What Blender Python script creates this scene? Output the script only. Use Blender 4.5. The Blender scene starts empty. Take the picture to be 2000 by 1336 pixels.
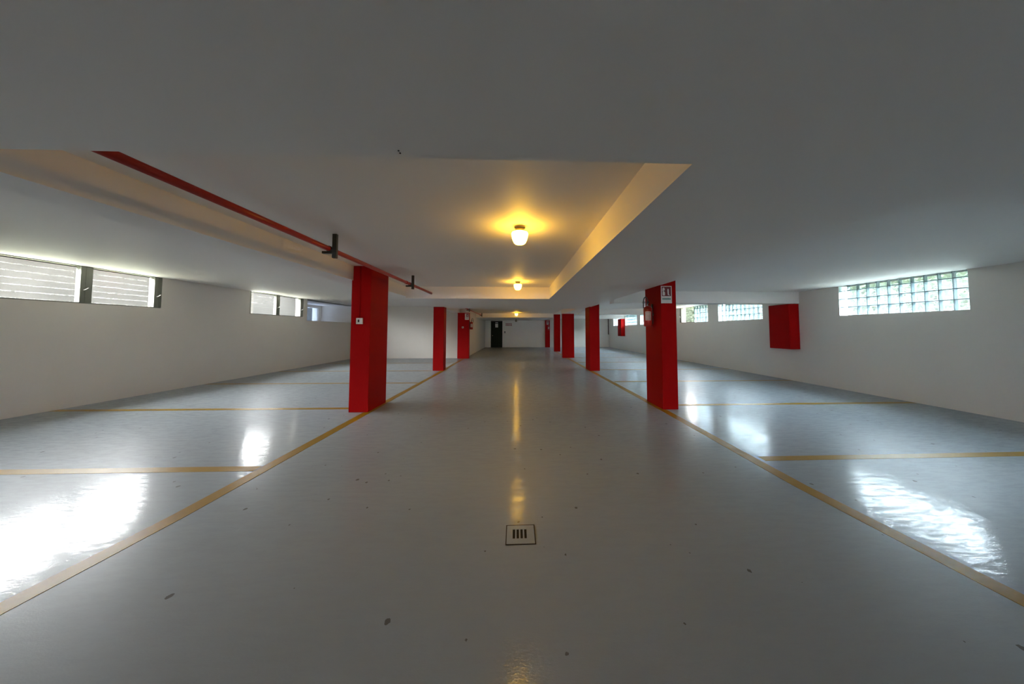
import bpy, bmesh, math, random
from mathutils import Vector, Matrix
random.seed(7)
R = math.radians
scene = bpy.context.scene
col = scene.collection

# ------------------------------------------------------------------ camera, sky, exposure
cam_d = bpy.data.cameras.new('camera'); cam = bpy.data.objects.new('camera', cam_d); col.objects.link(cam)
cam.location = (0, 0, 1.46)
cam.rotation_euler = (R(90 + 2.77), 0, R(-2.3))
cam_d.sensor_width = 36; cam_d.lens = 600 / 2000 * 36
cam_d.shift_x = -0.016; cam_d.shift_y = -0.026
cam_d.clip_start = 0.02; cam_d.clip_end = 300
scene.camera = cam

world = bpy.data.worlds.new('sky'); scene.world = world; world.use_nodes = True
bg = world.node_tree.nodes['Background']
bg.inputs['Color'].default_value = (0.88, 0.94, 1.04, 1); bg.inputs['Strength'].default_value = 66.0

scene.view_settings.view_transform = 'Standard'; scene.view_settings.look = 'None'
scene.view_settings.gamma = 1; scene.view_settings.use_curve_mapping = False
scene.view_settings.exposure = 0.9
scene.cycles.max_bounces = 8; scene.cycles.diffuse_bounces = 6; scene.cycles.glossy_bounces = 3
scene.cycles.caustics_reflective = False; scene.cycles.caustics_refractive = False
scene.cycles.transparent_max_bounces = 16
scene.cycles.use_denoising = True
scene.cycles.adaptive_threshold = 0.04
scene.cycles.sample_clamp_indirect = 8.0
LAMP = 37.0

# ------------------------------------------------------------------ materials
def mat(name, color, rough=0.5, metal=0.0, spec=0.5, noise=0.0, nscale=6.0, bump=0.0, bscale=60.0):
    m = bpy.data.materials.new(name); m.use_nodes = True
    nt = m.node_tree; b = nt.nodes['Principled BSDF']
    b.inputs['Base Color'].default_value = (*color, 1); b.inputs['Roughness'].default_value = rough
    b.inputs['Metallic'].default_value = metal; b.inputs['Specular IOR Level'].default_value = spec
    tc = nt.nodes.new('ShaderNodeTexCoord')
    n = nt.nodes.new('ShaderNodeTexNoise'); n.inputs['Scale'].default_value = nscale; n.inputs['Detail'].default_value = 2
    nt.links.new(tc.outputs['Object'], n.inputs['Vector'])
    mx = nt.nodes.new('ShaderNodeMix'); mx.data_type = 'RGBA'
    k = 1 - noise
    mx.inputs['A'].default_value = (*color, 1); mx.inputs['B'].default_value = (color[0]*k, color[1]*k, color[2]*k, 1)
    nt.links.new(n.outputs['Fac'], mx.inputs['Factor']); nt.links.new(mx.outputs['Result'], b.inputs['Base Color'])
    if bump:
        n2 = nt.nodes.new('ShaderNodeTexNoise'); n2.inputs['Scale'].default_value = bscale; n2.inputs['Detail'].default_value = 2
        nt.links.new(tc.outputs['Object'], n2.inputs['Vector'])
        bp = nt.nodes.new('ShaderNodeBump'); bp.inputs['Strength'].default_value = bump; bp.inputs['Distance'].default_value = 0.01
        nt.links.new(n2.outputs['Fac'], bp.inputs['Height']); nt.links.new(bp.outputs['Normal'], b.inputs['Normal'])
    return m

M = {}
M['wall'] = mat('white_wall_paint', (0.79, 0.745, 0.68), 0.55, noise=0.05, nscale=1.3, bump=0.12, bscale=14)
M['ceil'] = mat('white_ceiling_paint', (0.91, 0.87, 0.835), 0.6, noise=0.03, nscale=1.0)
M['red'] = mat('red_gloss_paint', (0.36, 0.003, 0.003), 0.5, spec=0.06, noise=0.12, nscale=2.0, bump=0.06, bscale=25)
M['pipe_red'] = mat('pipe_red_paint', (0.40, 0.018, 0.010), 0.3, noise=0.1)
M['brown'] = mat('brown_pipe_paint', (0.09, 0.035, 0.03), 0.4, noise=0.1)
M['dark'] = mat('dark_grey_steel', (0.035, 0.04, 0.038), 0.45, noise=0.2)
M['black'] = mat('black_rubber', (0.012, 0.012, 0.012), 0.5)
M['frame'] = mat('grey_green_frame_metal', (0.20, 0.21, 0.17), 0.45, metal=0.2, noise=0.15, nscale=12)
M['mortar'] = mat('grey_joint_mortar', (0.16, 0.19, 0.21), 0.8, noise=0.2, nscale=30)
M['whiteplastic'] = mat('white_plastic', (0.72, 0.70, 0.66), 0.4)
M['signred'] = mat('sign_red_print', (0.16, 0.012, 0.018), 0.4)
M['teal'] = mat('sign_teal_print', (0.03, 0.17, 0.15), 0.5)
M['darkred'] = mat('dark_red_print', (0.28, 0.03, 0.02), 0.5)
M['door'] = mat('dark_green_door_paint', (0.010, 0.018, 0.014), 0.7, spec=0.15, noise=0.2)
M['rust'] = mat('rusty_iron', (0.045, 0.022, 0.012), 0.8, noise=0.6, nscale=60)
M['pit'] = mat('drain_pit', (0.01, 0.007, 0.004), 0.9)  # near-black stands in for the shade below the grate
M['chrome'] = mat('chrome', (0.6, 0.6, 0.6), 0.25, metal=1.0)
M['lampmetal'] = mat('lamp_base_metal', (0.30, 0.24, 0.17), 0.5, metal=0.4)
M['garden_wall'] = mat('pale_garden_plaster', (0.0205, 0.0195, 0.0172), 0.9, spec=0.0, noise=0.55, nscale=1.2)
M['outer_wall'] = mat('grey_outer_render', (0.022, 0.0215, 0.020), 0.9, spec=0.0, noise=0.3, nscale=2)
M['soil'] = mat('garden_soil', (0.105, 0.11, 0.075), 0.95, spec=0.05, noise=0.4, nscale=6)
M['gravel'] = mat('pale_gravel', (0.24, 0.235, 0.20), 0.95, spec=0.1, noise=0.25, nscale=30)
M['drive'] = mat('driveway_concrete', (0.35, 0.34, 0.32), 0.9, noise=0.3, nscale=2)
M['leaf'] = mat('hedge_leaf', (0.022, 0.032, 0.0145), 0.7, spec=0.1, noise=0.8, nscale=5)

def yellow_mat():
    m = mat('worn_yellow_line_paint', (0.34, 0.19, 0.006), 0.35, spec=0.1, noise=0.25, nscale=9, bump=0.08, bscale=40)
    return m
M['yellow'] = yellow_mat()

def floor_mat():
    m = bpy.data.materials.new('glossy_grey_floor_paint'); m.use_nodes = True
    nt = m.node_tree; L = nt.links; b = nt.nodes['Principled BSDF']
    tc = nt.nodes.new('ShaderNodeTexCoord')
    def noise(scale, detail=4, vec=None, rough=0.5):
        n = nt.nodes.new('ShaderNodeTexNoise'); n.inputs['Scale'].default_value = scale; n.inputs['Detail'].default_value = detail
        n.inputs['Roughness'].default_value = rough
        L.new(vec or tc.outputs['Object'], n.inputs['Vector']); return n
    def ramp(src, p0, c0, p1, c1):
        r = nt.nodes.new('ShaderNodeValToRGB'); r.color_ramp.elements[0].position = p0; r.color_ramp.elements[1].position = p1
        r.color_ramp.elements[0].color = (*c0, 1) if isinstance(c0, tuple) else (c0, c0, c0, 1)
        r.color_ramp.elements[1].color = (*c1, 1) if isinstance(c1, tuple) else (c1, c1, c1, 1)
        L.new(src, r.inputs['Fac']); return r
    def mp(sx, sy, rot=0):
        n = nt.nodes.new('ShaderNodeMapping'); n.inputs['Scale'].default_value = (sx, sy, 1); n.inputs['Rotation'].default_value = (0, 0, rot)
        L.new(tc.outputs['Object'], n.inputs['Vector']); return n.outputs['Vector']
    big = noise(0.45, 3)
    base = ramp(big.outputs['Fac'], 0.3, (0.285, 0.325, 0.36), 0.7, (0.33, 0.365, 0.395))
    # dark chips: voronoi cells, few of them
    v = nt.nodes.new('ShaderNodeTexVoronoi'); v.inputs['Scale'].default_value = 7.5; L.new(mp(1.0, 0.8, 0.7), v.inputs['Vector'])
    nz = noise(60, 2)
    add = nt.nodes.new('ShaderNodeMath'); add.operation = 'MULTIPLY_ADD'; add.inputs[1].default_value = 0.12
    L.new(nz.outputs['Fac'], add.inputs[0]); L.new(v.outputs['Distance'], add.inputs[2])
    sep = nt.nodes.new('ShaderNodeSeparateColor'); L.new(v.outputs['Color'], sep.inputs['Color'])
    size = nt.nodes.new('ShaderNodeMath'); size.operation = 'MULTIPLY_ADD'; size.inputs[1].default_value = 0.20; size.inputs[2].default_value = -0.025
    L.new(sep.outputs['Red'], size.inputs[0])
    chip = nt.nodes.new('ShaderNodeMath'); chip.operation = 'LESS_THAN'; L.new(add.outputs[0], chip.inputs[0]); L.new(size.outputs[0], chip.inputs[1])
    mx = nt.nodes.new('ShaderNodeMix'); mx.data_type = 'RGBA'; L.new(chip.outputs[0], mx.inputs['Factor'])
    L.new(base.outputs['Color'], mx.inputs['A']); mx.inputs['B'].default_value = (0.13, 0.13, 0.125, 1)
    sc0 = noise(4, 5, mp(9, 0.9, -0.8), 0.72); sc1 = ramp(sc0.outputs['Fac'], 0.70, 0.0, 0.74, 0.5)
    mx2 = nt.nodes.new('ShaderNodeMix'); mx2.data_type = 'RGBA'; L.new(sc1.outputs['Color'], mx2.inputs['Factor'])
    L.new(mx.outputs['Result'], mx2.inputs['A']); mx2.inputs['B'].default_value = (0.50, 0.53, 0.56, 1)
    L.new(mx2.outputs['Result'], b.inputs['Base Color'])
    # gloss variation
    rv = noise(1.1, 2)
    rr = ramp(rv.outputs['Fac'], 0.35, 0.05, 0.7, 0.10)
    L.new(rr.outputs['Color'], b.inputs['Coat Roughness'])
    b.inputs['Coat IOR'].default_value = 1.5
    b.inputs['Roughness'].default_value = 0.36; b.inputs['Specular IOR Level'].default_value = 0.06
    # relief: orange peel + trowel streaks + sparse scratches
    peel = noise(70, 2, mp(1.0, 1.6, 0.35), 0.65); wav = noise(3.0, 2, mp(1.4, 0.7, 0.3))
    def madd(a, k, c=None):
        n = nt.nodes.new('ShaderNodeMath'); n.operation = 'MULTIPLY_ADD'; n.inputs[1].default_value = k
        L.new(a, n.inputs[0])
        if c is not None: L.new(c, n.inputs[2])
        else: n.inputs[2].default_value = 0
        return n.outputs[0]
    strk = noise(7, 3, mp(1.2, 4.5, 0.3), 0.65)
    h = madd(peel.outputs['Fac'], 0.34); h = madd(strk.outputs['Fac'], 0.55, h); h = madd(wav.outputs['Fac'], 0.6, h)
    # the gloss coat is worn in streaks
    wn1 = noise(5, 5, mp(1.0, 4.0, 0.22), 0.75); wn2 = ramp(wn1.outputs['Fac'], 0.43, 0.11, 0.60, 0.50)
    L.new(wn2.outputs['Color'], b.inputs['Coat Weight'])
    bp = nt.nodes.new('ShaderNodeBump'); bp.inputs['Strength'].default_value = 0.13; bp.inputs['Distance'].default_value = 0.01
    L.new(h, bp.inputs['Height']); L.new(bp.outputs['Normal'], b.inputs['Normal']); L.new(bp.outputs['Normal'], b.inputs['Coat Normal'])
    return m
M['floor'] = floor_mat()

def glass_mat(name, tint, scatter, pattern_scale, p_lo, p_hi, gloss=0.08, scat_col=(0.85, 0.95, 1.0)):
    """obscured glass: part clear, part light-scattering where the pressed relief bends the light"""
    m = bpy.data.materials.new(name); m.use_nodes = True; nt = m.node_tree; L = nt.links
    for n in list(nt.nodes): nt.nodes.remove(n)
    out = nt.nodes.new('ShaderNodeOutputMaterial')
    tr = nt.nodes.new('ShaderNodeBsdfTransparent'); tr.inputs['Color'].default_value = (*tint, 1)
    tl = nt.nodes.new('ShaderNodeBsdfTranslucent'); tl.inputs['Color'].default_value = (*scat_col, 1)
    gl = nt.nodes.new('ShaderNodeBsdfGlossy'); gl.inputs['Roughness'].default_value = 0.12
    tc = nt.nodes.new('ShaderNodeTexCoord')
    geo = nt.nodes.new('ShaderNodeNewGeometry')
    n = nt.nodes.new('ShaderNodeTexNoise'); n.inputs['Scale'].default_value = pattern_scale; n.inputs['Detail'].default_value = 1
    n.inputs['Distortion'].default_value = 1.2
    L.new(geo.outputs['Position'], n.inputs['Vector'])
    r = nt.nodes.new('ShaderNodeMapRange'); r.inputs['From Min'].default_value = 0.35; r.inputs['From Max'].default_value = 0.65
    r.inputs['To Min'].default_value = p_lo; r.inputs['To Max'].default_value = p_hi
    L.new(n.outputs['Fac'], r.inputs['Value'])
    m1 = nt.nodes.new('ShaderNodeMixShader'); L.new(r.outputs['Result'], m1.inputs['Fac']); L.new(tr.outputs[0], m1.inputs[1]); L.new(tl.outputs[0], m1.inputs[2])
    m2 = nt.nodes.new('ShaderNodeMixShader'); m2.inputs['Fac'].default_value = gloss; L.new(m1.outputs[0], m2.inputs[1]); L.new(gl.outputs[0], m2.inputs[2])
    L.new(m2.outputs[0], out.inputs['Surface'])
    return m
M['louvre_glass'] = glass_mat('ribbed_louvre_glass', (0.90, 0.885, 0.85), 0.3, 25, 0.0005, 0.0035, scat_col=(0.9, 0.95, 0.95))
M['slat_edge'] = glass_mat('ground_glass_edge', (0.92, 0.95, 0.93), 0.3, 25, 0.008, 0.013)
M['frosted'] = glass_mat('frosted_pane', (0.18, 0.20, 0.23), 0.3, 4, 0.006, 0.010)
M['block_pane'] = glass_mat('wavy_block_glass', (0.94, 0.985, 0.975), 0.2, 28, 0.0, 0.04, scat_col=(0.95, 0.98, 1.0))
M['block_rim'] = glass_mat('block_edge_glass', (0.88, 0.97, 1.0), 0.5, 10, 0.03, 0.055, scat_col=(0.93, 0.98, 1.0))

def emis(name, color, strength):
    m = bpy.data.materials.new(name); m.use_nodes = True; nt = m.node_tree
    for n in list(nt.nodes): nt.nodes.remove(n)
    o = nt.nodes.new('ShaderNodeOutputMaterial'); e = nt.nodes.new('ShaderNodeEmission')
    e.inputs['Color'].default_value = (*color, 1); e.inputs['Strength'].default_value = strength
    nt.links.new(e.outputs[0], o.inputs['Surface']); return m
M['lamp_globe'] = emis('lit_lamp_glass', (1.0, 0.53, 0.04), LAMP)

# ------------------------------------------------------------------ mesh helpers
class MB:
    def __init__(s): s.v = []; s.f = []; s.mi = []
    def quad(s, pts, mi=0):
        b = len(s.v); s.v += [tuple(p) for p in pts]; s.f.append(tuple(range(b, b + len(pts)))); s.mi.append(mi)
    def box(s, x0, x1, y0, y1, z0, z1, mi=0):
        b = len(s.v)
        s.v += [(x0,y0,z0),(x1,y0,z0),(x1,y1,z0),(x0,y1,z0),(x0,y0,z1),(x1,y0,z1),(x1,y1,z1),(x0,y1,z1)]
        for f in ((0,3,2,1),(4,5,6,7),(0,1,5,4),(1,2,6,5),(2,3,7,6),(3,0,4,7)):
            s.f.append(tuple(b + i for i in f)); s.mi.append(mi)
        return s
    def lathe(s, prof, c=(0,0,0), n=24, axis='z', mi=0):
        """prof: list of (radius, height); closed at both ends when radius 0"""
        b = len(s.v)
        for (r, h) in prof:
            for i in range(n):
                a = 2*math.pi*i/n; p = (r*math.cos(a), r*math.sin(a), h)
                if axis == 'y': p = (p[0], p[2], p[1])
                if axis == 'x': p = (p[2], p[0], p[1])
                s.v.append((p[0]+c[0], p[1]+c[1], p[2]+c[2]))
        for k in range(len(prof)-1):
            for i in range(n):
                j = (i+1) % n
                s.f.append((b+k*n+i, b+k*n+j, b+(k+1)*n+j, b+(k+1)*n+i)); s.mi.append(mi)
        s.f.append(tuple(b+i for i in reversed(range(n)))); s.mi.append(mi)
        s.f.append(tuple(b+(len(prof)-1)*n+i for i in range(n))); s.mi.append(mi)
        return s
    def tube(s, pts, r, n=12, mi=0):
        P = [Vector(p) for p in pts]; b = len(s.v)
        up = Vector((0.123, 0.456, 0.88)).normalized()
        for i, p in enumerate(P):
            t = (P[min(i+1, len(P)-1)] - P[max(i-1, 0)]).normalized()
            a = t.cross(up).normalized(); c = t.cross(a)
            for k in range(n):
                th = 2*math.pi*k/n; s.v.append(tuple(p + r*(math.cos(th)*a + math.sin(th)*c)))
        for i in range(len(P)-1):
            for k in range(n):
                j = (k+1) % n
                s.f.append((b+i*n+k, b+i*n+j, b+(i+1)*n+j, b+(i+1)*n+k)); s.mi.append(mi)
        s.f.append(tuple(b+k for k in reversed(range(n)))); s.mi.append(mi)
        s.f.append(tuple(b+(len(P)-1)*n+k for k in range(n))); s.mi.append(mi)
        return s
    def mesh(s, name, mats, smooth=False, bevel=0.0):
        me = bpy.data.meshes.new(name); me.from_pydata(s.v, [], s.f)
        for m in (mats if isinstance(mats, (list, tuple)) else [mats]): me.materials.append(m)
        me.polygons.foreach_set('material_index', s.mi)
        bm = bmesh.new(); bm.from_mesh(me)
        bmesh.ops.recalc_face_normals(bm, faces=bm.faces)
        if bevel:
            bmesh.ops.bevel(bm, geom=list(bm.edges), offset=bevel, segments=2, affect='EDGES', profile=0.5)
        bm.to_mesh(me); bm.free()
        if smooth:
            for p in me.polygons: p.use_smooth = len(p.vertices) == 4
        me.update(); return me
    def build(s, name, mats, parent=None, smooth=False, bevel=0.0, loc=None):
        o = bpy.data.objects.new(name, s.mesh(name, mats, smooth, bevel)); col.objects.link(o)
        if parent: o.parent = parent
        if loc: o.location = loc
        return o

def tag(o, label=None, cat=None, group=None, kind=None):
    if label: o['label'] = label
    if cat: o['category'] = cat
    if group: o['group'] = group
    if kind: o['kind'] = kind
    return o
def empty(name, loc=(0,0,0), rz=0):
    o = bpy.data.objects.new(name, None); col.objects.link(o); o.location = loc; o.rotation_euler = (0,0,rz); o.empty_display_size = 0.1
    return o
def inst(me, name, parent, loc=(0,0,0)):
    o = bpy.data.objects.new(name, me); col.objects.link(o); o.parent = parent; o.location = loc; return o
def struct(o, label, cat=None): return tag(o, label, cat, kind='structure')

# ------------------------------------------------------------------ dimensions (metres)
XL, XR = -8.42, 8.05            # inner wall faces
T = 0.30                        # wall thickness
YB, YF = -18.0, 26.4             # wall behind the camera, far wall
ZT = 3.0                        # top of everything overhead
ZS = 2.31                       # soffit of the wide slab
ZC = 2.63                       # coffer ceiling
ZLc, ZRc = 2.71, 2.55           # side bay ceilings
XBL0, XBL1 = -3.31, -2.95       # beam along the louvre-window side
ZBL = 2.365
XSR = 2.72                      # edge of the slab on the glass-block side
XC1 = 0.90                      # coffer edge
YC0, YC1 = 1.50, 8.30           # first coffer
YD0, YD1 = 12.1, 20.5           # second coffer
YX = 16.28                      # cross wall at the end of the louvre-side bays
XI = -2.65                      # inner wall beyond the cross wall

# window openings
LW = [(-4.95, -2.42), (0.07, 2.60), (5.08, 7.62), (10.05, 12.50)]
ZL0, ZL1 = 1.98, ZLc
RW = [(-8.7, -8.7), (-4.1, -1.9), (0.52, 2.72), (5.12, 7.32), (9.71, 11.91), (12.57, 14.80), (17.42, 19.62), (20.15, 22.35), (23.3, 25.1)][1:]
ZR0, ZR1 = 1.825, ZRc
NY0, NY1, NZ0, NX = 12.72, YX, 1.85, -10.07

# ------------------------------------------------------------------ floor
struct(MB().box(XL-T, XR+T, YB-T, YF+T, -0.25, 0.0).build('floor', M['floor']), 'glossy light grey painted concrete garage floor', 'floor')

# ------------------------------------------------------------------ walls
def wall_with_openings(mb, x0, x1, y0, y1, z0, z1, ops):
    y = y0
    for (a, b, c, d) in sorted(ops):
        if a > y: mb.box(x0, x1, y, a, z0, z1)
        if c > z0: mb.box(x0, x1, a, b, z0, c)
        if d < z1: mb.box(x0, x1, a, b, d, z1)
        y = b
    if y < y1: mb.box(x0, x1, y, y1, z0, z1)
mb = MB(); wall_with_openings(mb, XL-T, XL, YB, YX, 0, ZT, [(a, b, ZL0, ZL1) for a, b in LW] + [(NY0, NY1, NZ0, ZLc)])
struct(mb.build('wall_left', M['wall']), 'white wall with louvred windows high under the ceiling', 'wall')
mb = MB(); wall_with_openings(mb, XR, XR+T, YB, YF, 0, ZT, [(a, b, ZR0, ZR1) for a, b in RW])
struct(mb.build('wall_right', M['wall']), 'white wall with glass block windows high under the ceiling', 'wall')
struct(MB().box(XI-T, XR+T, YF, YF+T, 0, ZT).build('wall_back', M['wall']), 'white far end wall with the dark green door', 'wall')
EX0, EX1, EZ = -0.9, 0.9, 2.2     # unseen opening added behind the camera to let daylight in
struct(MB().box(XL-T, EX0, YB-T, YB, 0, ZT).box(EX1, XR+T, YB-T, YB, 0, ZT).box(EX0, EX1, YB-T, YB, EZ, ZT).build('wall_front', M['wall']), 'white wall with the open vehicle entrance', 'wall')
struct(MB().box(NX-T, XI, YX, YX+T, 0, ZT).build('wall_cross', M['wall']), 'white cross wall closing the louvre side parking bays', 'wall')
struct(MB().box(XI-T, XI, YX+T, YF, 0, ZT).build('wall_inner', M['wall']), 'cream lit wall running from cross wall to far end wall', 'wall')
# light niche above the low wall at the end of the louvre side
PY0, PY1, PZ0, PZ1 = 15.0, 16.05, NZ0+0.03, ZLc-0.12      # frosted pane in the back of the niche
mb = MB(); mb.box(NX-T, XL-T, NY0, NY1, NZ0-0.2, NZ0); 
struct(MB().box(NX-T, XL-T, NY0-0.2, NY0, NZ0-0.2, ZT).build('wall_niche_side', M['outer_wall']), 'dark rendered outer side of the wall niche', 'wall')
wall_with_openings(mb, NX-T, NX, NY0, NY1, NZ0, ZT, [(PY0, PY1, PZ0, PZ1)])
struct(mb.build('wall_niche', M['wall']), 'bright recessed wall niche beside the far louvred window', 'wall')

# ------------------------------------------------------------------ ceiling
mb = MB()
mb.box(XL-T, XBL0, YC0, NY0, ZLc, ZT); mb.box(NX-T, XBL0, NY0, YX, ZLc, ZT)          # louvre-side bays
mb.box(XBL1, XC1, YC0, YC1, ZC, ZT)                                                     # first coffer
mb.box(XBL1, 2.5, YD0, YD1, ZRc+0.03, ZT)                                               # second coffer
mb.box(XSR, XR+T, 1.89, YD0, ZRc, ZT); mb.box(3.15, XR+T, YD0, 16.9, ZRc, ZT); mb.box(2.5, XR+T, 16.9, YD1, ZRc, ZT); mb.box(2.5, XR+T, YD1, YF, ZRc, ZT)                                                    # glass-block-side bays
struct(mb.build('ceiling', M['ceil']), 'smooth white ceiling panels between the concrete beams', 'ceiling')
def beam(x0, x1, y0, y1, z, label): struct(MB().box(x0, x1, y0, y1, z, ZT).build('ceiling_beam', M['ceil']), label, 'beam')
struct(MB().box(XL-T, XR+T, YB, YC0, ZS, ZT).box(XC1, XR+T, YC0, 1.89, ZS, ZT).box(XC1, XSR, 1.89, YC1, ZS, ZT)
       .box(XBL1, XSR, YC1, YD0, ZS, ZT).build('ceiling_slab', M['ceil']), 'wide lowered white slab framing the lamp recess', 'ceiling')
beam(XBL0, XBL1, YC0, YX, ZBL, 'long white beam along the red pipe side pillars')
beam(XI, 2.5, YD1, YF, ZS, 'lowered white slab in front of the far end wall')
beam(XSR, XR, 8.40, 8.80, 2.22, 'white cross beam above the near red wall cabinet')
beam(3.15, XR, 15.40, 15.80, 2.27, 'white cross beam between two glass block windows')
beam(XSR, XR, 22.42, 22.82, 2.31, 'white cross beam above the far red wall cabinet')
beam(2.5, 3.15, YD0, 16.9, 2.34, 'white beam resting on the broad bare red pillar')

# ------------------------------------------------------------------ daylight portals (guide the sky light through the openings)
def portal(c, w, h, rot):
    d = bpy.data.lights.new('daylight_portal', 'AREA'); d.shape = 'RECTANGLE'; d.size = h; d.size_y = w; d.cycles.is_portal = True
    o = bpy.data.objects.new('daylight_portal', d); col.objects.link(o); o.location = c; o.rotation_euler = rot
for a, b in LW: portal((XL-T-0.02, (a+b)/2, (ZL0+ZL1)/2), b-a, ZL1-ZL0, (0, R(-90), 0))
for a, b in RW: portal((XR+T+0.02, (a+b)/2, (ZR0+ZR1)/2), b-a, ZR1-ZR0, (0, R(90), 0))
portal(((EX0+EX1)/2, YB-T-0.02, EZ/2), EZ, EX1-EX0, (R(-90), 0, 0))
portal((NX-T-0.02, (PY0+PY1)/2, (PZ0+PZ1)/2), PY1-PY0, PZ1-PZ0, (0, R(-90), 0))

# ------------------------------------------------------------------ louvred windows
def prism_slat(w, h, t):
    return MB().box(-t/2, t/2, 0, w, 0, h)
wn = [0]
def louvre_window(a, b, z0, z1, xin, label, panels, side=-1):
    """side -1: wall on the negative X side. panels: list of (y0, y1)"""
    wn[0] += 1
    w = struct(empty('window_%d' % wn[0], (xin + side*0.05, a, z0)), label, 'window')
    H = z1 - z0; d = 0.035
    fr = MB()
    fr.box(-d, d, 0, b-a, 0, 0.022); fr.box(-d, d, 0, b-a, H-0.012, H)
    edges = [a] + [e for p in panels for e in p] + [b]
    for i in range(0, len(edges), 2):
        y0, y1 = edges[i]-a, edges[i+1]-a
        if y1 - y0 < 0.01: continue
        fr.box(-d*1.3*1, d*1.3, y0, y1, 0.022, H-0.012)
        if y1 - y0 > 0.1:   # channel of the louvre mechanism
            fr.box(-side*d*1.3 - 0.008, -side*d*1.3 + 0.008, y0+0.07, y0+0.085, 0.022, H-0.012)
    fr.build('frame', M['frame'], w)
    n = 6; pitch = (H-0.036)/n; sh = pitch*1.10
    for (p0, p1) in panels:
        me = MB().box(-0.003, 0.003, 0, p1-p0, -sh/2+0.007, sh/2).box(-0.0031, 0.0031, 0, p1-p0, -sh/2, -sh/2+0.007, 1).mesh('louvre_slat', [M['louvre_glass'], M['slat_edge']])
        for k in range(n):
            o = inst(me, 'louvre_slat', w, (0, p0-a, 0.024 + pitch*(k+0.5)))
            o.rotation_euler = (0, R(-side*14), 0)
    for (p0, p1) in panels:
        hb = MB(); y = p1 - a + 0.05; x = -side*d*1.35
        hb.tube([(x, y, H*0.36), (x - side*0.035, y+0.005, H*0.38), (x - side*0.075, y+0.012, H*0.42)], 0.007, 8)
        hb.build('lever', M['whiteplastic'], w, smooth=True)
    return w
names = ['louvred window with two glass panes nearest the vehicle entrance', 'louvred window with two glass panes beside the entrance slab',
         'wide louvred window with two glass panes, far from the niche', 'louvred window with two glass panes next to the wall niche']
for (a, b), nm in zip(LW, names):
    louvre_window(a, b, ZL0, ZL1, XL, nm, [(a+0.12, a+1.17), (a+1.34, a+2.39)] if b-a > 2.5 else [(a+0.04, a+1.07), (a+1.23, a+2.28)])
# frosted pane of the niche
wn[0] += 1
w = struct(empty('window_%d' % wn[0], (NX-0.05, PY0, PZ0)), 'small frosted window in the back of the wall niche', 'window')
pw, ph = PY1-PY0, PZ1-PZ0
MB().box(-0.02, 0.02, 0, pw, 0, 0.02).box(-0.02, 0.02, 0, pw, ph-0.02, ph).box(-0.02, 0.02, 0, 0.02, 0.02, ph-0.02).box(-0.02, 0.02, pw-0.02, pw, 0.02, ph-0.02).build('frame', M['whiteplastic'], w)
MB().box(-0.003, 0.003, 0.02, pw-0.02, 0.02, ph-0.02).build('pane', M['frosted'], w)

# ------------------------------------------------------------------ glass block windows
BP = 0.20                       # pitch of the blocks
def block_mesh(h):
    """hollow glass block: two pressed panes and a thick rim, local centre at the middle of the bottom edge"""
    m = MB(); s = 0.094; d = 0.04; g = 0.016; z0, z1 = 0.006, h - 0.006
    # rim: four solid sides
    m.box(-d, d, -s, -s+g, z0, z1, 1); m.box(-d, d, s-g, s, z0, z1, 1)
    m.box(-d, d, -s+g, s-g, z0, z0+g*0.8, 1); m.box(-d, d, -s+g, s-g, z1-g*0.8, z1, 1)
    for x in (-d+0.006, d-0.006):
        m.quad([(x, -s+g, z0+g*0.8), (x, s-g, z0+g*0.8), (x, s-g, z1-g*0.8), (x, -s+g, z1-g*0.8)], 0)
    return m.mesh('glass_block', [M['block_pane'], M['block_rim']])
BM = {}
def glass_block_window(a, b, label, cols=None, y_first=None):
    wn[0] += 1
    w = struct(empty('window_%d' % wn[0], (XR, a, ZR0)), label, 'window')
    H = ZR1 - ZR0
    ys = a if y_first is None else y_first
    n = cols or int(round((b-a)/BP)); pw = ((b-ys)/n) if cols is None else BP
    rows = []; z = 0
    while z < H - 0.05:
        rows.append((z, min(BP, H-z))); z += BP
    xo = 0.045
    mo = MB()
    for k in range(1, n):
        y = (ys-a) + k*pw; mo.box(xo-0.034, xo+0.034, y-0.006, y+0.006, 0, H)
    for (z, h) in rows[1:]:
        for k in range(n):
            y = (ys-a) + k*pw; mo.box(xo-0.034, xo+0.034, y+0.006, y+pw-0.006, z-0.006, z+0.006)
    mo.build('mortar_joint', M['mortar'], w)
    for (z, h) in rows:
        key = round(h, 3)
        if key not in BM: BM[key] = block_mesh(h)
        for k in range(n):
            inst(BM[key], 'glass_block', w, (xo, (ys-a)+(k+0.5)*pw, z))
    return w
rl = ['glass block window nearest the vehicle entrance', 'glass block window beside the entrance slab',
      'glass block window standing alone before the cross beam and red cabinet', 'glass block window just past the near red cabinet',
      None, 'glass block window hidden behind the pillar with the extinguisher sign', 'glass block window just before the far red cabinet', 'glass block window past the far red cabinet at the end']
for (a, b), nm in zip(RW, rl):
    if nm: glass_block_window(a, b, nm)
# mixed window: glass blocks and a louvre panel
a, b = RW[4]
glass_block_window(a, a+1.0, 'glass block half of the mixed window with louvres', cols=5)
louvre_window(a+1.0, b, ZR0, ZR1, XR, 'louvred half of the mixed window beside glass blocks', [(a+1.03, b-0.14)], side=1)

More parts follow.
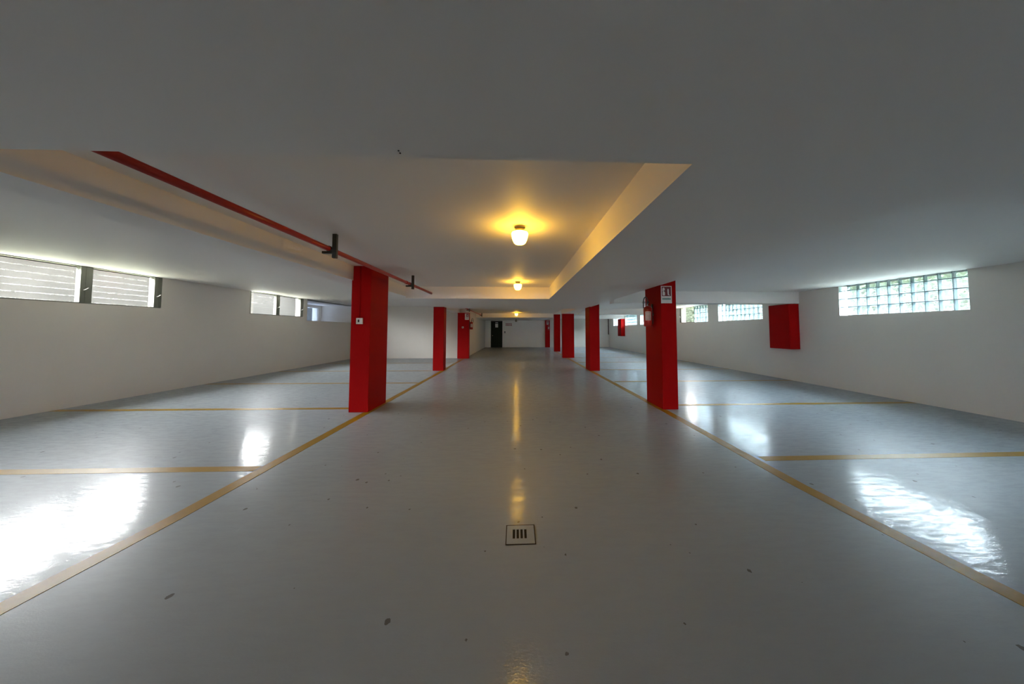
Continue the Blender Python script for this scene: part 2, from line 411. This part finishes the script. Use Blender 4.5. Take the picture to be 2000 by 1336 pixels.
# ------------------------------------------------------------------ red pillars
def pillar(x0, x1, y0, y1, z, label):
    cx, cy = (x0+x1)/2, (y0+y1)/2
    o = MB().box(x0-cx, x1-cx, y0-cy, y1-cy, 0, z).build('red_pillar', M['red'], bevel=0.006, loc=(cx, cy, 0))
    return tag(o, label, 'pillar', 'red pillars along the aisle')
pillar(-2.975, -2.635, 5.66, 6.42, ZC, 'red pillar with white switch box under the red pipe')
pillar(-3.00, -2.62, 11.28, 11.66, ZS, 'red pillar between the switch box pillar and cross wall, bare')
pillar(-3.02, -2.43, 16.02, YX, ZBL, 'broad red pillar with sign at the cross wall corner')
pillar(2.71, 3.00, 5.63, 6.33, ZRc, 'red pillar with fire extinguisher and sign, closest to the floor drain')
pillar(2.66, 3.02, 11.02, 11.70, ZRc, 'bare red pillar next to the extinguisher pillar in its row')
pillar(2.47, 3.09, 16.25, 16.60, 2.34, 'broad bare red pillar under a low white beam')
pillar(2.62, 3.04, 21.0, 21.35, ZRc, 'narrow bare red pillar before the lowered far slab')
pillar(2.49, 2.89, YF-0.28, YF, ZS, 'red pillar with sign and extinguisher against far end wall')

# ------------------------------------------------------------------ yellow lines
def line(pts, w, label, group=None):
    """painted band following (x, y) points"""
    m = MB(); P = [Vector((x, y, 0)) for x, y in pts]; n = len(P); h = 0.002
    L, Rr = [], []
    for i, p in enumerate(P):
        t = (P[min(i+1, n-1)] - P[max(i-1, 0)]).normalized(); s = Vector((-t.y, t.x, 0))*w/2
        L.append(p+s); Rr.append(p-s)
    for i in range(n-1):
        m.quad([Rr[i]+Vector((0,0,h)), Rr[i+1]+Vector((0,0,h)), L[i+1]+Vector((0,0,h)), L[i]+Vector((0,0,h))])
        m.quad([L[i], L[i]+Vector((0,0,h)), L[i+1]+Vector((0,0,h)), L[i+1]])
        m.quad([Rr[i], Rr[i+1], Rr[i+1]+Vector((0,0,h)), Rr[i]+Vector((0,0,h))])
    o = m.build('parking_line', M['yellow']); return tag(o, label, 'floor marking', group)
line([(-2.9, YB+0.05), (-2.78, 0), (-2.70, 1.8), (-2.65, 2.6), (-2.645, 5.3), (-2.64, 10.9), (-2.70, 16.0)], 0.125, 'long yellow line along the aisle beside the red pipe')
line([(2.95, YB+0.05), (2.85, 0), (2.745, 1.62), (2.67, 2.85), (2.70, 5.5), (2.69, 10.6), (2.70, 16.0), (2.72, 22.0)], 0.125, 'long yellow line along the aisle on the extinguisher pillar side')
ordn = ['before the switch box pillar', 'reaching the switch box pillar', 'between the switch box pillar and bare pillar', 'reaching the bare pillar', 'closest to the cross wall']
for y, nm in zip((3.45, 5.97, 8.74, 11.3, 13.95), ordn):
    line([(XL+0.02, y+0.03), (-2.72 if y not in (5.97, 11.3) else -3.02, y-0.02)], 0.115, 'yellow bay line from louvred wall ' + nm, 'bay lines')
ordn = ['before the extinguisher pillar', 'reaching the extinguisher pillar', 'running towards the cross beam and red cabinet', 'reaching the second pillar', 'beyond the second pillar', 'reaching the broad bare pillar', 'before the narrow bare pillar']
for y, nm in zip((3.46, 5.96, 8.72, 11.35, 14.0, 16.45, 19.1), ordn):
    x0 = {5.96: 3.02, 11.35: 3.04, 16.45: 3.11}.get(y, 2.79)
    line([(x0, y), (XR-0.02, y+0.01)], 0.115, 'yellow bay line from glass block wall ' + nm, 'bay lines')

# ------------------------------------------------------------------ ceiling lamps
def lamp(x, y, z, label, lit=True):
    w = tag(empty('ceiling_lamp', (x, y, z)), label, 'lamp', 'jar lamps along the aisle ceiling')
    MB().lathe([(0.062, 0), (0.062, -0.018), (0.048, -0.024), (0.048, -0.05), (0.080, -0.054), (0.080, -0.068), (0.070, -0.072)], n=28).build('base', M['lampmetal'], w, smooth=True)
    MB().lathe([(0.088, -0.069), (0.094, -0.080), (0.093, -0.10), (0.087, -0.13), (0.078, -0.16), (0.066, -0.185), (0.050, -0.199), (0.025, -0.205)], n=28).build('globe', M['lamp_globe'] if lit else M['lampmetal'], w, smooth=True)
lamp(0.04, 3.42, ZC, 'lit jar lamp on the recess ceiling nearer the floor drain')
lamp(0.04, 7.35, ZC, 'lit jar lamp at the far end of the lamp recess')
lamp(0.03, 12.75, ZRc+0.03, 'lit jar lamp just behind the lowered slab')
lamp(0.02, 19.4, ZRc+0.03, 'lit jar lamp in front of the far lowered slab')

lamp(0.02, 24.0, ZS, 'unlit jar lamp under the far lowered slab', False)

# ------------------------------------------------------------------ red pipe and brackets
PX, PZ = -2.275, 2.45
p = tag(empty('sprinkler_pipe', (PX, YC0, PZ)), 'red pipe running under the recess ceiling past switch box pillar', 'pipe')
MB().tube([(0, 0.002, 0), (0, 2.0, 0), (0, 5, 0), (0, YC1-YC0, 0)], 0.030, 16).build('tube', M['pipe_red'], p, smooth=True)
MB().lathe([(0.030, 0), (0.036, 0), (0.036, 0.05), (0.030, 0.05)], (0, 4.9, 0), 16, 'y').build('coupling', M['pipe_red'], p, smooth=True)
p = tag(empty('sprinkler_pipe', (PX, YD0, PZ)), 'far stretch of red pipe behind the lowered slab', 'pipe')
MB().tube([(0, 0, 0), (0, 4, 0), (0, YD1-YD0, 0)], 0.030, 12).build('tube', M['pipe_red'], p, smooth=True)
def bracket(y, zc, label, pz=PZ):
    w = tag(empty('pipe_bracket', (PX, y, zc)), label, 'bracket', 'dark pipe brackets')
    top = 0.0; bot = pz - 0.115 - zc
    s = MB(); s.box(0.045, 0.095, -0.02, 0.02, bot, top); s.build('strut', M['dark'], w, bevel=0.003)
    MB().box(-0.075, 0.045, -0.02, 0.02, pz-zc-0.062, pz-zc-0.032).build('arm', M['dark'], w, bevel=0.003)
    MB().lathe([(0.0315, -0.012), (0.036, -0.012), (0.036, 0.012), (0.0315, 0.012)], (0, 0, pz-zc), 16, 'y').build('clamp', M['dark'], w, smooth=True)
bracket(3.79, ZC, 'dark steel pipe bracket before the switch box pillar')
bracket(6.62, ZC, 'dark steel pipe bracket past the switch box pillar')
bracket(14.6, ZRc+0.03, 'small dark pipe bracket behind the lowered slab')
bracket(19.9, ZRc+0.03, 'small dark pipe bracket at the end of the far pipe')

for yy in (1.438, 1.458):
    w = tag(MB().lathe([(0.004, 0), (0.0045, -0.003), (0.003, -0.004)], n=10).build('ceiling_anchor', M['dark'], loc=(-0.557, yy, ZS)), 'tiny dark anchor plug in the lowered slab edge', 'anchor', 'anchor plugs in the slab')

# ------------------------------------------------------------------ fire extinguishers
def extinguisher(loc, rz, label, face=90):
    """local +Y points away from the mounting face (face lies at local y = -0.1)"""
    w = tag(empty('fire_extinguisher', loc, rz), label, 'extinguisher', 'fire extinguishers on pillars')
    r = 0.082
    MB().lathe([(0.060, 0), (0.074, 0.004), (r, 0.02), (r, 0.33), (0.078, 0.36), (0.062, 0.388), (0.035, 0.402), (0.026, 0.405)], n=28).build('cylinder', M['pipe_red'], w, smooth=True)
    MB().lathe([(0.024, 0.405), (0.024, 0.43), (0.018, 0.432), (0.018, 0.47), (0.010, 0.472)], n=16).build('valve', M['chrome'], w, smooth=True)
    lv = MB(); lv.box(-0.012, 0.012, -0.02, 0.11, 0.462, 0.470); lv.box(-0.012, 0.012, -0.02, 0.10, 0.488, 0.495); lv.box(-0.012, 0.012, -0.025, -0.015, 0.462, 0.495)
    lv.build('lever', M['black'], w)
    # label wrapped round the front
    m = MB(); n = 8; rr = r + 0.0015
    for i in range(n):
        a0, a1 = R(face-38 + 76*i/n), R(face-38 + 76*(i+1)/n)
        m.quad([(rr*math.cos(a0), rr*math.sin(a0), 0.12), (rr*math.cos(a1), rr*math.sin(a1), 0.12), (rr*math.cos(a1), rr*math.sin(a1), 0.29), (rr*math.cos(a0), rr*math.sin(a0), 0.29)])
    st = m.build('sticker', M['whiteplastic'], w, smooth=True)
    m = MB(); rr = r + 0.0022
    for j in range(6):
        z = 0.275 - j*0.026; n = 6
        for i in range(n):
            a0, a1 = R(face-30 + 60*i/n), R(face-30 + 60*(i+1)/n)
            m.quad([(rr*math.cos(a0), rr*math.sin(a0), z-0.009), (rr*math.cos(a1), rr*math.sin(a1), z-0.009), (rr*math.cos(a1), rr*math.sin(a1), z), (rr*math.cos(a0), rr*math.sin(a0), z)])
    m.build('print_lines', M['signred'], st)
    pts = []
    for i in range(15):
        t = R(200 - 215*i/14); pts.append((-0.012, 0.048 + 0.042*math.cos(t), 0.475 + (0.105*math.sin(t) if math.sin(t) > 0 else 0)))
    pts += [(-0.014, 0.092, 0.44), (-0.016, 0.092, 0.36)]
    MB().tube(pts, 0.010, 10).build('hose', M['black'], w, smooth=True)
    MB().box(-0.02, 0.02, -0.1, -0.075, 0.05, 0.44).box(-0.05, 0.05, -0.1, -0.07, 0.22, 0.26).build('wall_bracket', M['dark'], w)
    return w
extinguisher((2.61, 5.98, 1.535), R(90), 'red fire extinguisher with white sticker on pillar closest to the floor drain', 160)
extinguisher((-2.33, 16.16, 1.50), R(-90), 'red fire extinguisher on the cross wall corner pillar', 15)
extinguisher((2.76, YF-0.38, 1.45), R(180), 'red fire extinguisher on the end wall pillar')

# ------------------------------------------------------------------ signs
def sign(x, y, z, label, w=0.205, h=0.325):
    """plate facing -Y, bottom-left corner at x, z"""
    s = tag(empty('safety_sign', (x, y, z)), label, 'sign', 'extinguisher signs')
    MB().box(0, w, -0.004, 0, 0, h).build('plate', M['whiteplastic'], s)
    k = w/0.205; t = -0.0045; e = -0.0052
    MB().box(0.017*k, w-0.014*k, t, -0.0041, h*0.41, h*0.955).build('red_field', M['signred'], s)
    p = MB()   # white pictogram: extinguisher with handle, and a flame-like bottle shape
    zb = h*0.45; zt = h*0.92; H = zt-zb
    outline = [(0.030,0.0),(0.075,0.0),(0.078,0.30),(0.074,0.40),(0.062,0.46),(0.072,0.52),(0.074,0.80),(0.064,0.97),(0.038,0.97),(0.028,0.80),(0.030,0.52),(0.040,0.46),(0.030,0.40)]
    p.quad([(a*k, e, zb + b*H) for a, b in outline])
    outline = [(0.128,0.06),(0.160,0.0),(0.172,0.04),(0.150,0.12),(0.150,0.70),(0.142,0.82),(0.128,0.82),(0.122,0.66)]
    p.quad([(a*k, e, zb + b*H) for a, b in outline])
    p.build('pictogram', M['whiteplastic'], s)
    q = MB()   # dark knob of the pictogram
    q.box(0.052*k, 0.070*k, e-0.0006, e-0.0001, zb+0.50*H, zb+0.62*H)
    q.build('pictogram_mark', M['dark'], s)
    tx = MB(); x0 = 0.022; rnd = random.Random(3)   # one line of teal lettering, too small to read
    while x0 < 0.180:
        ww = rnd.uniform(0.007, 0.012); hh = rnd.uniform(0.026, 0.034)
        tx.box(x0*k, (x0+ww)*k, -0.0047, -0.0041, h*0.205, h*0.205+hh*k); x0 += ww + 0.003
    tx.build('lettering', M['teal'], s)
    return s
sign(2.713, 5.63, 1.965, 'white sign with red extinguisher pictogram on pillar closest to the floor drain')
sign(-2.645, 16.02, 2.0, 'white extinguisher sign on the cross wall corner pillar')
sign(2.60, YF-0.28, 1.93, 'white extinguisher sign on the end wall pillar')

# ------------------------------------------------------------------ switch boxes
def switchbox(x, y, z, label, conduit=0.0, s=0.055):
    w = tag(empty('switch_box', (x, y, z)), label, 'switch')
    MB().box(-s, s, -0.03, 0, -s, s).build('housing', M['whiteplastic'], w, bevel=0.004)
    MB().box(-0.022, 0.004, -0.036, -0.03, -0.022, 0.026).build('rocker', M['dark'], w)
    if conduit: MB().tube([(0, -0.008, s), (0, -0.008, s+conduit)], 0.007, 8).build('conduit', M['red'], w, smooth=True)
switchbox(-2.815, 5.66, 1.625, 'small white switch box on red pillar under the pipe', 0.93)
switchbox(-2.75, 16.02, 1.61, 'small white switch box on the cross wall corner pillar', 0, 0.045)
w = tag(empty('wall_switch', (-0.955, YF, 1.29)), 'small dark wall switch beside the green door', 'switch')
MB().box(-0.055, 0.055, -0.03, 0, -0.08, 0.08).build('housing', M['dark'], w, bevel=0.004)
MB().box(-0.02, 0.02, -0.036, -0.03, -0.02, 0.02).build('button', M['whiteplastic'], w)

# ------------------------------------------------------------------ red wall cabinets
def cabinet(y0, y1, z0, z1, label):
    d = 0.30
    c = tag(empty('hose_cabinet', (XR, y0, z0)), label, 'cabinet', 'red wall cabinets')
    H = z1-z0; Wd = y1-y0
    MB().box(-d+0.02, 0, 0, Wd, 0, H).build('body', M['red'], c, bevel=0.004)
    dr = MB().box(-d, -d+0.019, 0.004, Wd-0.004, 0.004, H-0.004).build('door', M['red'], c, bevel=0.003)
    MB().box(-d-0.008, -d, Wd-0.06, Wd-0.035, H*0.5, H*0.5+0.06).build('latch', M['red'], dr)
cabinet(8.42, 9.12, 0.92, 2.21, 'red wall cabinet under the cross beam closest to the floor drain')
cabinet(22.43, 23.15, 1.02, 2.30, 'red wall cabinet beside the last glass block window')
p = tag(empty('stand_pipe', (XR-0.06, YF-0.08, 1.10)), 'brown stand pipe in the corner by the end wall', 'pipe')
MB().tube([(0, 0, 0.05), (0, 0, 1.40)], 0.035, 12).build('tube', M['brown'], p, smooth=True)
MB().lathe([(0.045, 0), (0.045, 0.05), (0.035, 0.055)], n=12).box(-0.02, 0.02, -0.14, 0, 0.0, 0.045).build('valve', M['brown'], p)

# ------------------------------------------------------------------ door and wall sign on the far wall
d = struct(empty('door_1', (-1.655, YF, 0)), 'dark green door in the far end wall', 'door')
MB().box(-0.44, 0.44, -0.035, 0, 0.0, 2.2).build('leaf', M['door'], d, bevel=0.004)
MB().box(-0.49, -0.441, -0.05, 0, 0, 2.2).box(0.441, 0.49, -0.05, 0, 0, 2.2).box(-0.49, 0.49, -0.05, 0, 2.201, 2.25).build('frame', M['door'], d)
MB().box(-0.12, 0.12, -0.04, -0.0355, 1.70, 2.02).build('notice', M['whiteplastic'], d)
MB().box(-0.11, 0.11, -0.04, -0.0355, 2.09, 2.14).build('plate', M['whiteplastic'], d)
MB().box(-0.39, -0.31, -0.075, -0.035, 0.98, 1.02).build('handle', M['chrome'], d, bevel=0.004)
s = tag(empty('wall_sign', (-0.92, YF, 1.81)), 'wide sign with dark red lettering beside the green door', 'sign')
MB().box(0, 0.58, -0.006, 0, 0, 0.27).build('plate', M['whiteplastic'], s)
rnd = random.Random(5); m = MB()
for z, hh in ((0.155, 0.085), (0.03, 0.10)):
    x = 0.02
    while x < 0.53:
        ww = rnd.uniform(0.03, 0.05); m.box(x, x+ww, -0.0075, -0.006, z, z+hh); x += ww + 0.012
m.build('lettering', M['darkred'], s)

# ------------------------------------------------------------------ floor drain
dr = tag(empty('floor_drain', (0.035, 2.27, 0)), 'square floor drain with four slots and rusty rim', 'drain')
h = 0.105
MB().box(-h, h, -h, h, 0.0, 0.0012).build('pit', M['pit'], dr)  # thin dark sheet painted as the shaded depth under the slots
g = 0.005
MB().box(-h, h, -h, -h+g, 0.0013, 0.0042).box(-h, h, h-g, h, 0.0013, 0.0042).box(-h, -h+g, -h+g, h-g, 0.0013, 0.0042).box(h-g, h, -h+g, h-g, 0.0013, 0.0042).build('rim', M['rust'], dr)
pm = MB(); i = h-g-0.002; sw = 0.0085; pit = 0.0275; sl0, sl1 = -0.045, 0.055
xs = [-1.5*pit-0.006, -0.5*pit-0.006, 0.5*pit-0.006, 1.5*pit-0.006]
pm.box(-i, i, -i, sl0, 0.0013, 0.004); pm.box(-i, i, sl1, i, 0.0013, 0.004)
e = [-i] + [v for x in xs for v in (x-sw, x+sw)] + [i]
for k in range(0, len(e), 2): pm.box(e[k], e[k+1], sl0, sl1, 0.0013, 0.004)
pm.build('grate', M['floor'], dr)

# ------------------------------------------------------------------ outside the windows
struct(MB().box(-30, 30, YB-40, YB-T-0.001, -0.3, -0.02).build('ground_entrance', M['drive']), 'concrete driveway outside the open entrance', 'ground')  # unseen ground added to go with the daylight opening
struct(MB().box(-30, XL-T-0.001, YB-T, NY0-0.25, 1.55, 1.70).build('ground_louvre_side', M['soil']), 'dark soil ground outside the louvred windows', 'ground')  # added ground, kept dark to limit the bounce onto the ceiling
struct(MB().box(XR+T+0.001, 30, YB-T, YF+6, 1.45, 1.60).build('ground_block_side', M['gravel']), 'pale gravel ground outside the glass block windows', 'ground')  # added ground, made pale to throw daylight up at the ceiling
struct(MB().box(-12.2, -12.0, YB-T, YF+6, 1.5, 3.3).build('wall_garden', M['garden_wall']), 'pale garden wall outside the louvred windows', 'wall')  # added dark wall, hides the bright sky behind the louvres
struct(MB().box(11.6, 12.0, YB-T, YF+6, 1.5, 3.6).build('hedge_core', M['leaf']), 'dense dark core of the hedge outside', 'hedge')  # solid box added behind the leaves to block bright sky gaps
hv, hf = [], []
rnd = random.Random(11)
for k in range(16000):
    c = Vector((rnd.uniform(10.6, 11.6), rnd.uniform(-7, 30), 1.6 + 1.9*rnd.random()**0.8))
    a = Vector((rnd.gauss(0,1), rnd.gauss(0,1), rnd.gauss(0,1))).normalized(); b = a.orthogonal().normalized()
    s = rnd.uniform(0.05, 0.10); n0 = len(hv)
    hv += [tuple(c - a*s), tuple(c + b*s*0.45), tuple(c + a*s), tuple(c - b*s*0.45)]; hf.append((n0, n0+1, n0+2, n0+3))
me = bpy.data.meshes.new('hedge'); me.from_pydata(hv, [], hf); me.materials.append(M['leaf'])
o = bpy.data.objects.new('hedge', me); col.objects.link(o); tag(o, 'green hedge leaves outside the glass block windows', 'hedge', kind='stuff')
